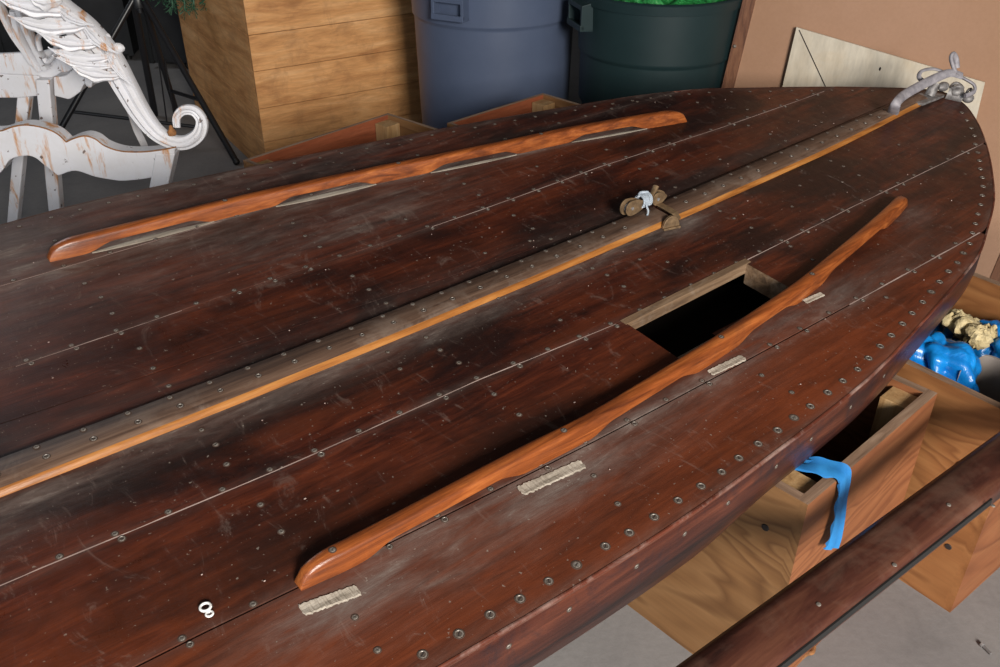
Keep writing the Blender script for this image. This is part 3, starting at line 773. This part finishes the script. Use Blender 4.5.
# ------------------------------------------------------------------ dark spar across the front corner
zb = .535
p_a = at(677, 660, zb); p_b = at(1000, 427, zb); q_a = at(770, 667, zb); q_b = at(1000, 487, zb)
dr = (p_b-p_a).normalized(); an = math.atan2(dr.y, dr.x)
nn = Vector((dr.y, -dr.x, 0)); W0 = (q_a-p_a).dot(nn); W1 = (q_b-p_b).dot(nn)
print('beam widths', W0, W1, 'angle', math.degrees(an))
org = p_a-dr*.45
LB = 2.1
g = thing('wooden_spar', (org.x, org.y, .49), an, 'long dark varnished plank lying across the boxes in the lower right corner', 'spar')
m = MB(); rg = []
for i in range(41):
    x = LB*i/40; W = W0+(W1-W0)*((x-.45)/(p_b-p_a).length); W = max(.05, W)
    hh = zb-.49
    prof = [(.004, .002), (-.0005, .008), (-.0, hh-.012), (-.010, hh-.002), (-.020, hh), (-W+.008, hh-.001), (-W+.002, hh-.004), (-W, hh-.010), (-W, .012), (-W+.01, .002)]
    rg.append([Vector((x, y, z)) for y, z in prof])
m.loft(rg); m.build('plank', M['beam'], g, smooth=True)
m = MB(); rg = []
for i in range(41):
    x = .02+(.45+.02+(at(988,499,zb)-p_a).dot(dr)-.02)*i/40; W = W0+(W1-W0)*((x-.45)/(p_b-p_a).length)
    rg.append([Vector((x, -W-.003, .022)), Vector((x, -W-.003, .034)), Vector((x, -W-.0002, .034)), Vector((x, -W-.0002, .020))])
m.loft(rg); m.build('rubber_strip', M['rubber'], g)
for x, y in ((.66, -.05), (.80, -.07), (.97, -.05), (1.02,-.09), (1.2,-.05)):
    m = MB(); m.lathe([(.0001, .0015), (.003, .001), (.0034, 0)], (x, y, zb-.49-.0005), 10); m.build('screw', M['screw'], g)

# small things on the floor
m = MB(); P = at(987, 652, 0); d2 = Vector((.35, -1, 0)).normalized(); m.tube([P+Vector((0,0,.004))-d2*.012, P+Vector((0,0,.004))+d2*.008], .0028, 8); m.tube([P+Vector((0,0,.005))-d2*.016, P+Vector((0,0,.005))-d2*.012], .005, 8)
tag(m.build('loose_screw', M['metal']), 'small loose screw lying on the concrete floor at the lower right', 'screw')
m = MB(); P = at(806, 656, 0); m.tube(smooth_pts([P+Vector((-.03,-.02,.005)), P+Vector((0,0,.006)), P+Vector((.012,.004,.005)), P+Vector((.02,.018,.004))], 4), .0045, 8)
tag(m.build('rusty_nail', M['rust']), 'bent rusty nail on the floor beside the dark spar', 'nail')

# ------------------------------------------------------------------ pine planter crate
cc = at(269, 178, 0); A5 = math.radians(32)
g = thing('planter_crate', cc, A5, 'tall pine plank planter box standing on the floor left of the bins', 'planter')
HP = .86; n_b = 6; LX, LY, T = .80, 1.05, .022
def boards(nm, L, x0, y0, rot, over=0):
    m = MB(); z = 0
    hs = [.155, .14, .15, .14, .145, .13]
    for i, hh in enumerate(hs):
        xo = random.uniform(0, .002)
        m.box(-over, L+over, random.uniform(-.0015, .0005), T, z+.0008, z+hh-.0012); z += hh
    m.build(nm, M['crate'], g, loc=(x0, y0, 0), rot=(0, 0, rot), bevel=.0012)
boards('front_boards', LX, 0, 0, 0); boards('back_boards', LX, 0, LY, 0)
boards('left_boards', LY-T, T+.0, T+.002, PI/2); boards('right_boards', LY-T, LX, T+.002, PI/2)
m = MB(); m.box(.025, LX-.025, .03, LY-.01, .62, .66); m.build('soil', M['litter'], g)
# left boards are rotated so their outer face is local -x
# fir sprig hanging over the left side
tr = thing('fir_garland', aty(190, -25, 4.05), 0, 'dark green fir sprig hanging over the left side of the planter', 'garland')
m = MB(); O = tr.location
rnd = random.Random(4)
for (ax, ay) in ((150,-14),(160,-8),(172,0),(184,3),(197,2),(208,-4),(216,-10),(180,-12),(200,-14),(165,-20)):
    a = aty(ax, -45, 4.12)-O; e = aty(ax+rnd.uniform(-4,4), ay+8, 3.98+.1*rnd.random())-O
    # keep clear of the boards
    sp2 = smooth_pts([a, (a+e)/2+Vector((0,-.02,.01)), e], 6); m.tube(sp2, .004, 6)
    for k in range(230):
        p = sp2[rnd.randrange(len(sp2))]; dv = Vector((rnd.uniform(-1,1), rnd.uniform(-1,1), rnd.uniform(-1,.5))).normalized()*rnd.uniform(.02,.045)
        s_ = Vector((rnd.uniform(-1,1), rnd.uniform(-1,1), rnd.uniform(-1,1)))*.003
        m.add([p, p+dv+s_, p+dv-s_], [(0,1,2)])
o = m.build('fir_branches', M['fir'], tr)

# ------------------------------------------------------------------ bins
def bin_(name, c, mat, prof, label, lid=None):
    g = thing(name, (c[0], c[1], 0), 0, label, 'bin', 'rubbish bins behind the boat')
    m = MB(); inner = [(r-.005, z) for r, z in reversed(prof[1:])]
    m.lathe([(.0001, .012)]+prof+inner+[(prof[0][0]-.005, .02), (.0001, .02)], n=72); m.build('bin_body', mat, g, smooth=True)
    return g
Yb1 = 3.47
gb = bin_('rubbish_bin', (-.022, Yb1), M['bin_blue'], [(.268,0),(.274,.01),(.288,.36),(.296,.685),(.296,.694),(.303,.700),(.303,.704),(.306,.80),(.312,.802),(.314,.83),(.308,.835)], 'grey-blue round plastic rubbish bin with a moulded handle beside the planter')
gg = bin_('rubbish_bin', (.545, 3.2), M['bin_green'], [(.222,0),(.228,.01),(.235,.30),(.250,.44),(.252,.444),(.262,.46),(.264,.62),(.2645,.626),(.271,.632),(.271,.640),(.277,.795),(.284,.797),(.287,.826),(.281,.832)], 'dark green round plastic rubbish bin filled with green netting')
def handle(g, ang, r, z, mat, wd=.115, hh=.075, out=.035):
    M_ = Matrix.Rotation(ang, 4, 'Z') @ Matrix.Translation((r, 0, z))
    m = MB()
    for sgn in (-1, 1):
        m.loft([[M_ @ Vector(p) for p in ((-.012, y0, 0), (out, y0, -.012), (out, y0, -hh*.9), (-.012, y0, -hh))] for y0 in (sgn*wd/2-.006, sgn*wd/2+.006)])
    m.loft([[M_ @ Vector((x, y, zz)) for x, zz in ((out-.012, -hh*.9-.006), (out+.003, -hh*.9-.006), (out+.003, -hh*.9+.014), (out-.012, -hh*.9+.012))] for y in (-wd/2-.006, wd/2+.006)])
    m.loft([[M_ @ Vector((x, y, zz)) for x, zz in ((-.012, -.004), (out, -.016), (out, .0), (-.012, .010))] for y in (-wd/2-.006, wd/2+.006)])
    m.loft([[M_ @ Vector((x, y, zz)) for x, zz in ((-.012, -hh), (out-.01, -hh*.9-.006), (out-.01, -hh*.9), (-.012, -hh+.008))] for y in (-wd/2-.006, wd/2+.006)])
    m.build('handle', mat, g, bevel=.002)
handle(gb, math.radians(-118), .303, .80, M['bin_blue'])
handle(gb, math.radians(62), .303, .80, M['bin_blue'])
handle(gg, math.radians(196), .273, .80, M['bin_green'], .12, .085)
handle(gg, math.radians(16), .273, .80, M['bin_green'], .10, .07)
m = MB()
rnd = random.Random(9)
for i in range(7):
    a = i*2*PI/6; r_ = .13 if i < 6 else 0
    q = blob(Vector((.545+math.cos(a)*r_, 3.2+math.sin(a)*r_, .76)), .105, (1,1,.62), .25, i+50, 28); n = len(m.v); m.v += q.v; m.f += [tuple(k+n for k in f) for f in q.f]; m.mi += q.mi
tag(m.build('green_netting', M['net'], smooth=True), 'bunched bright green netting filling the dark green bin', 'netting')
m = MB(); m.lathe([(.0001,.70),(.262,.70),(.262,.745),(.0001,.77)], (.545,3.2,0), 30); tag(m.build('dry_leaves', M['litter']), 'brown dry litter under the netting in the dark green bin', 'leaves', kind='stuff')

# ------------------------------------------------------------------ leaning boards at the right
bl = at(712, 128, .30); 
PB0 = Vector((.765, 2.93, 0)); PB1 = Vector((1.715, 2.47, 0)); du = (PB1-PB0).normalized(); ab = math.atan2(du.y, du.x)
lean = math.radians(7)
def on_board(px, py, off=0):
    """intersect a sight line with the leaning board's plane, in the board's own frame"""
    n_ = Vector((du.y, -du.x, 0)); n_ = (n_*math.cos(lean)+Vector((0,0,math.sin(lean)))).normalized()
    a = (px-500)/F; b_ = (333.5-py)/F; r = Vector((a, cp+b_*sp, -sp+b_*cp)); o_ = Vector((0,0,H))
    t_ = (PB0+n_*off-o_).dot(n_)/r.dot(n_); P_ = o_+r*t_
    up_ = n_.cross(du); 
    if up_.z < 0: up_ = -up_
    return (P_-PB0).dot(du), (P_-PB0).dot(up_)
upv = Vector((du.y, -du.x, 0)); upn = (upv*math.cos(lean)+Vector((0,0,math.sin(lean)))).normalized(); upb = upn.cross(du)
if upb.z < 0: upb = -upb
def board_pt(x, y, off): return PB0+du*x+upb*y+upn*off
e0 = on_board(742, 12); e1 = on_board(724, 86); r0 = on_board(991, 276); r1 = on_board(1000, 253)
print('board', e0, e1, r0, r1)
kx = (e0[0]-e1[0])/(e0[1]-e1[1])
left = lambda y: e1[0]+kx*(y-e1[1])
# board is a rectangle turned a little in its own plane
tilt = math.atan(kx); bx0 = left(0)
ex = Vector((math.cos(tilt), -math.sin(tilt))); ey = Vector((math.sin(tilt), math.cos(tilt)))
xr = (r0[0]-bx0)*ex.x+(r0[1])*ex.y
Wd = xr
print('board width', Wd, 'tilt', math.degrees(tilt))
lift = max(0, Wd*math.sin(tilt))
def rb(a, c, off):
    return board_pt(bx0+a*ex.x+c*ey.x, a*ex.y+c*ey.y, off)
g = thing('leaning_panel', (PB0.x, PB0.y, 0), 0, 'large tan hardboard panel with brown wooden frame leaning upright behind the bow', 'panel')
def slab(nm, pts, off0, off1, mat):
    m = MB(); m.prism([board_pt(x, y, off0)-g.location for x, y in pts], upn*(off1-off0)); return m.build(nm, mat, g)
def rbl(a, c): return (bx0+a*ex.x+c*ey.x, a*ex.y+c*ey.y)
ylo = lift/ math.cos(tilt)
slab('panel_board', [rbl(.03, ylo), rbl(Wd, ylo), rbl(Wd, 1.5), rbl(.03, 1.5)], -.012, -.004, M['hardboard'])
slab('frame_strip', [rbl(-.006, ylo), rbl(.033, ylo), rbl(.033, 1.5), rbl(-.006, 1.5)], -.03, .004, M['frame'])
slab('frame_strip', [rbl(Wd, ylo), rbl(Wd+.035, ylo), rbl(Wd+.035, 1.5), rbl(Wd, 1.5)], -.03, .0, M['frame'])
slab('frame_strip', [rbl(-.006, 1.5), rbl(Wd+.035, 1.5), rbl(Wd+.035, 1.54), rbl(-.006, 1.54)], -.03, .0, M['frame'])
m = MB(); P = board_pt(*on_board(735, 46), .005)-g.location; lump(m, P, .006); m.build('screw', M['screw'], g)
# pale plywood offcut in front of it
A_ = on_board(797, 27, .012); B_ = on_board(985, 82, .012); Dn = on_board(782, 90, .012)
pa, pb = Vector(A_), Vector(B_); xx = (pb-pa).normalized(); yy = Vector((xx.y, -xx.x))
hgt = min(.75, pa.y/abs(yy.y)*.98 if yy.y else .6)
P3 = pb+(Vector(on_board(972, 136, .012))-pb).normalized()*.45; P4 = pa+(Vector(Dn)-pa).normalized()*.75
m = MB(); gpo = board_pt(*P4, .012); 
m.prism([board_pt(q[0], q[1], .008) for q in (pa, pb, P3, P4)], upn*.014)
o = m.build('plywood_offcut', M['pale_ply'])
tag(o, 'pale plywood sheet with a sloping top edge propped against the tan panel', 'plywood')
m = MB(); a_ = board_pt(*on_board(799, 30, .024), .0225); b_ = board_pt(*on_board(826, 88, .024), .0225); c_ = b_+(b_-a_)*.5
m.tube([a_, c_], .0016, 6); q = m.build('pencil_line', M['slot']); q.parent = o; 
m = MB(); lump(m, board_pt(*on_board(880, 69, .024), .0225), .003, (1,1,2)); m.build('nail_hole', M['slot'], o)

# ------------------------------------------------------------------ black tripod stand
hub = Vector((-1.58, 4.1, .62))
g = thing('tripod_stand', (hub.x, hub.y, 0), 0, 'black metal tripod stand between the white bench and the planter', 'stand')
m = MB(); m.tube([Vector((0,0,.55)), Vector((0,0,1.5))], .014, 12); m.build('pole', M['black'], g, smooth=True)
m = MB(); m.lathe([(.016,.57),(.034,.575),(.036,.63),(.03,.64),(.016,.65)], n=18); m.build('collar', M['black'], g, smooth=True)
feet = [at(240, 150, .012), at(188, 108, .012)+Vector((-.12,0,0)), at(155, 114, .012), at(46, 155, .012)]
feet[0] = Vector((-1.145, 3.71, .012)); feet[1] = Vector((-1.60, 4.36, .012))
L0 = None
for i, f in enumerate(feet):
    off = Vector((.03 if i < 2 else -.01, -.02, 0))
    m = MB(); a = Vector((0, 0, .61))+off; e = f-Vector((hub.x, hub.y, 0)); m.tube([a, e], .0135 if i != 2 else .016, 10); o = m.build('leg', M['black'], g, smooth=True)
    m = MB(); lump(m, e, .016); m.build('rubber_foot', M['rubber'], o, smooth=True)
def onleg(i, t_): return Vector((0,0,.61))+(feet[i]-Vector((hub.x, hub.y, 0))-Vector((0,0,.61)))*t_
m = MB(); m.tube([onleg(0, .62), onleg(1, .78)], .009, 8); m.build('brace', M['black'], g)
m = MB(); m.tube([onleg(3, .72), onleg(0, .78)+Vector((-.10,.12,-.05))], .008, 8); m.build('brace', M['black'], g)
m = MB(); m.tube([onleg(1, .5), onleg(1, .5)+Vector((-.02,0,-.30))], .0035, 6); m.tube([onleg(1, .5)+Vector((.03,0,0)), onleg(1, .5)+Vector((.02,0,-.31))], .0035, 6); m.build('cable', M['black'], g)
# black gear at the back
for i, (x, y, rz, sx, sy, h, lb) in enumerate(((-2.55, 5.55, .1, .75, .45, 1.15, 'wide black equipment case standing in the dark behind the white bench'), (-1.83, 5.35, -.12, .32, .34, .95, 'narrow black equipment case standing behind the tripod stand'), (-3.5, 5.3, .2, .6, .5, .9, 'black equipment case at the far left behind the white bench'))):
    g = thing('equipment_case', (x, y, 0), rz, lb, 'case', 'black cases in the dark background')
    m = MB(); m.box(-sx/2, sx/2, -sy/2, sy/2, .03, h); m.build('case_body', M['blackcase'], g, bevel=.01)
    for xx_ in (-sx/2+.015, sx/2-.015):
        m = MB(); m.box(xx_-.015, xx_+.015, -sy/2-.006, -sy/2+.004, .03, h); m.build('corner_trim', M['rubber'], g)
    for dx in (-1, 1):
        for dy in (-1, 1):
            m = MB(); m.lathe([(.0001,0),(.02,0),(.02,.03),(.0001,.03)], (dx*(sx/2-.05), dy*(sy/2-.05), 0), 12); m.build('foot', M['rubber'], g)

# ------------------------------------------------------------------ ornate white bench end
Y1, Y2 = 2.5, 2.86
g = thing('ornate_bench', (-1.35, Y1, 0), 0, 'ornate white painted bench with rusty chips, curled acanthus arm and wavy apron', 'bench')
GO = Vector(g.location)
def pl(pts, Y, th, name, mat=M['white'], bev=.004, k=0):
    m = MB(); q = [aty(x, y, Y)-GO for x, y in pts]; m.prism(q, (0, th, 0)); return m.build(name, mat, g, bevel=bev)
def sp2d(pts, k=5):
    return [(p.x, p.y) for p in smooth_pts([(a, b_, 0) for a, b_ in pts], k)]
top = sp2d([(-60,150),(-45,138),(-20,132),(0,131),(12,127),(25,125),(40,127),(52,131),(60,136),(66,142)])[:-1]+sp2d([(66,142),(75,138),(85,136),(95,139),(105,146),(120,151),(140,152),(160,150),(176,147)])
bot = sp2d([(168,172),(150,178),(125,181),(112,180),(95,177),(75,171),(58,176)])[:-1]+sp2d([(58,176),(45,166),(35,158),(25,156),(10,160),(0,173),(-20,185),(-60,190)])
pl(top+bot, Y1, .05, 'apron', bev=.003)
# rusty line along the apron's upper edge
m = MB(); m.tube([aty(x, y, Y1-.0)-GO for x, y in top[8:]], .0022, 6); m.build('rust_edge', M['rust'], g)
def leg(x0, y0, x1, y1, w0, w1, Y, nm='leg'):
    m = MB(); a = aty(x0, y0, Y)-GO; b_ = aty(x1, y1, Y)-GO; t_ = a.z/(a.z-b_.z); e = a+(b_-a)*t_
    W0_, W1_ = w0/2, w1/2; W1_ = W0_+(W1_-W0_)*min(t_, 1.6)
    def ring(c, w): return [c+Vector((-w,-w,0)), c+Vector((w,-w,0)), c+Vector((w,w,0)), c+Vector((-w,w,0))]
    m.loft([ring(a, W0_), ring(a+(e-a)*.5, (W0_+W1_)/2), ring(e, W1_)]); return m.build(nm, M['white'], g, bevel=.004)
leg(168, 150, 160, 190, .058, .048, Y1+.026)
leg(-40, 150, -48, 190, .058, .048, Y1+.026)
leg(27, 80, 14, 222, .040, .036, Y2+.03); leg(45, 78, 57, 214, .044, .040, Y2-.01)
# rear seat frame
pl([(-60,74),(0,74),(20,75),(38,76),(40,78),(39,96),(20,98),(0,98),(-60,97)], Y2, .05, 'seat_rail', bev=.005)
m = MB(); m.prism([aty(x, y, Y2)-GO for x, y in ((-60,74),(0,74),(38,76),(44,79),(60,76),(72,70),(88,60),(70,44),(40,52),(0,54),(-60,54))], (0, .02, .0)); m.build('back_panel', M['white'], g, bevel=.004)
pl(sp2d([(53,77),(64,76),(72,70),(78,62),(84,58)], 4)+sp2d([(98,62),(97,70),(91,88),(84,84)], 3)+sp2d([(80,92),(70,99),(62,98),(54,96)], 3), Y2-.06, .06, 'scroll_bracket', bev=.006)
pl([(85,62),(98,64),(91,88),(84,84)], Y2-.08, .03, 'corner_bracket', bev=.004)
# bent rear leg under the arm
m = MB(); q = smooth_pts([aty(x, y, Y2-.1)-GO for x, y in ((112,70),(119,90),(129,108),(136,128),(145,148),(148,170))], 5); m.tube(q, .024, 4, .5); m.build('arm_support', M['white'], g)
# back slats
for i, (x0, y0, x1, y1) in enumerate(((-8,-10,42,70),(14,10,34,62),(8,-30,47,68))):
    m = MB(); a = aty(x0, y0, Y2-.02-.02*i)-GO; b_ = aty(x1, y1, Y2-.02)-GO; mid = (a+b_)/2+Vector((-.012,0,-.012)); m.tube(smooth_pts([a, mid, b_], 5), .022, 6, .6); m.build('back_slat', M['white'], g, smooth=True)
# curled arm
Ya = Y1+.02
arm = [(20,-45),(38,-12),(62,12),(88,32),(110,58),(126,86),(141,112),(156,131),(172,141),(187,142),(199,134),(202,121),(195,111),(184,110),(177,117),(177,127)]
rad = [15,15,15,14.5,13.5,12.5,11,9.5,8,7.5,7,6.2,5.8,5,4.2,3.6]
pp = smooth_pts([aty(x, y, Ya)-GO for x, y in arm], 6); rr = [r*.0029 for r in smooth_vals(rad, 6)]
m = MB(); rings = []
for i, p in enumerate(pp):
    t_ = (pp[min(i+1, len(pp)-1)]-pp[max(i-1, 0)]).normalized(); fwd = Vector((0,-1,0)); side = t_.cross(fwd).normalized(); r = rr[i]
    # a ridged, fluted section
    rings.append([p+side*r*a+fwd*r*c for a, c in ((-1,.0),(-.85,.45),(-.55,.35),(-.3,.62),(0,.5),(.3,.8),(.55,.5),(.85,.5),(1,0),(.7,-.5),(0,-.65),(-.7,-.5))])
m.loft(rings); m.build('curled_arm', M['white'], g, smooth=True)
# acanthus leaf lobes
def lobe(root, tip, wd, bend, n_f=3, Y=Ya-.03, dn=1):
    m = MB(); a = aty(*root, Y)-GO; b_ = aty(*tip, Y-.035)-GO; d_ = (b_-a); L = d_.length; t_ = d_.normalized(); sd = t_.cross(Vector((0,-1,0))).normalized()
    rings = []; n = 22
    for i in range(n+1):
        q = i/n; c = a+d_*q+sd*bend*math.sin(q*PI)+Vector((0,-.022*math.sin(q*PI*.8),-.0))
        w_ = wd*(math.sin(min(1, q*1.08)*PI*.86+.35))*(1+.17*math.sin(q*PI*2*n_f)); w_ = max(w_, .003)
        if q > .93: w_ *= .7
        rings.append([c+sd*w_*s1+Vector((0, -h1*w_*.7, 0)) for s1, h1 in ((-1,-.1),(-.7,.35),(-.35,.12),(0,.65),(.35,.12),(.7,.35),(1,-.1),(.5,-.4),(-.5,-.4))])
    m.loft(rings); return m.build('leaf_lobe', M['white'], g, smooth=True)
lobe((70,12),(-8,-8), .024, -.010, 3); lobe((84,26),(10,14), .023, -.014, 3, Ya-.04)
lobe((98,44),(38,30), .021, -.012, 3, Ya-.045); lobe((108,58),(50,46), .022, -.014, 3, Ya-.05); lobe((112,66),(54,54), .013, -.006, 2, Ya-.055)
lobe((120,76),(70,62), .020, -.010, 3, Ya-.05); lobe((62,0),(30,-6), .022, -.01, 3, Ya-.05)
lobe((52,2),(96,24), .014, .010, 3, Ya-.02); lobe((80,20),(120,52), .014, .010, 3, Ya-.02); lobe((104,44),(134,84), .010, .006, 3, Ya-.02)
# crest bumps along the arm's upper edge
for x, y in ((74,20),(80,26),(99,33),(104,37),(118,48)):
    m = MB(); lump(m, aty(x, y, Ya)-GO, .016, (1.2,.8,.9)); m.build('leaf_bump', M['white'], g, smooth=True)
m = MB(); c = aty(172, 133, Ya-.02)-GO; m.lathe([(.011,-.006),(.013,.004),(.007,.012),(.004,.022),(.0001,.024)], c, 10); m.build('finial_stud', M['rust'], g, smooth=True)
# inner dark scroll behind the leaf
m = MB(); cx_ = [(40,50),(38,38),(46,32),(55,38),(56,52),(48,62),(44,58)]; m.tube(smooth_pts([aty(x, y, Y2-.12)-GO for x, y in cx_], 5), .013, 8, .6); m.build('scroll', M['white'], g, smooth=True)
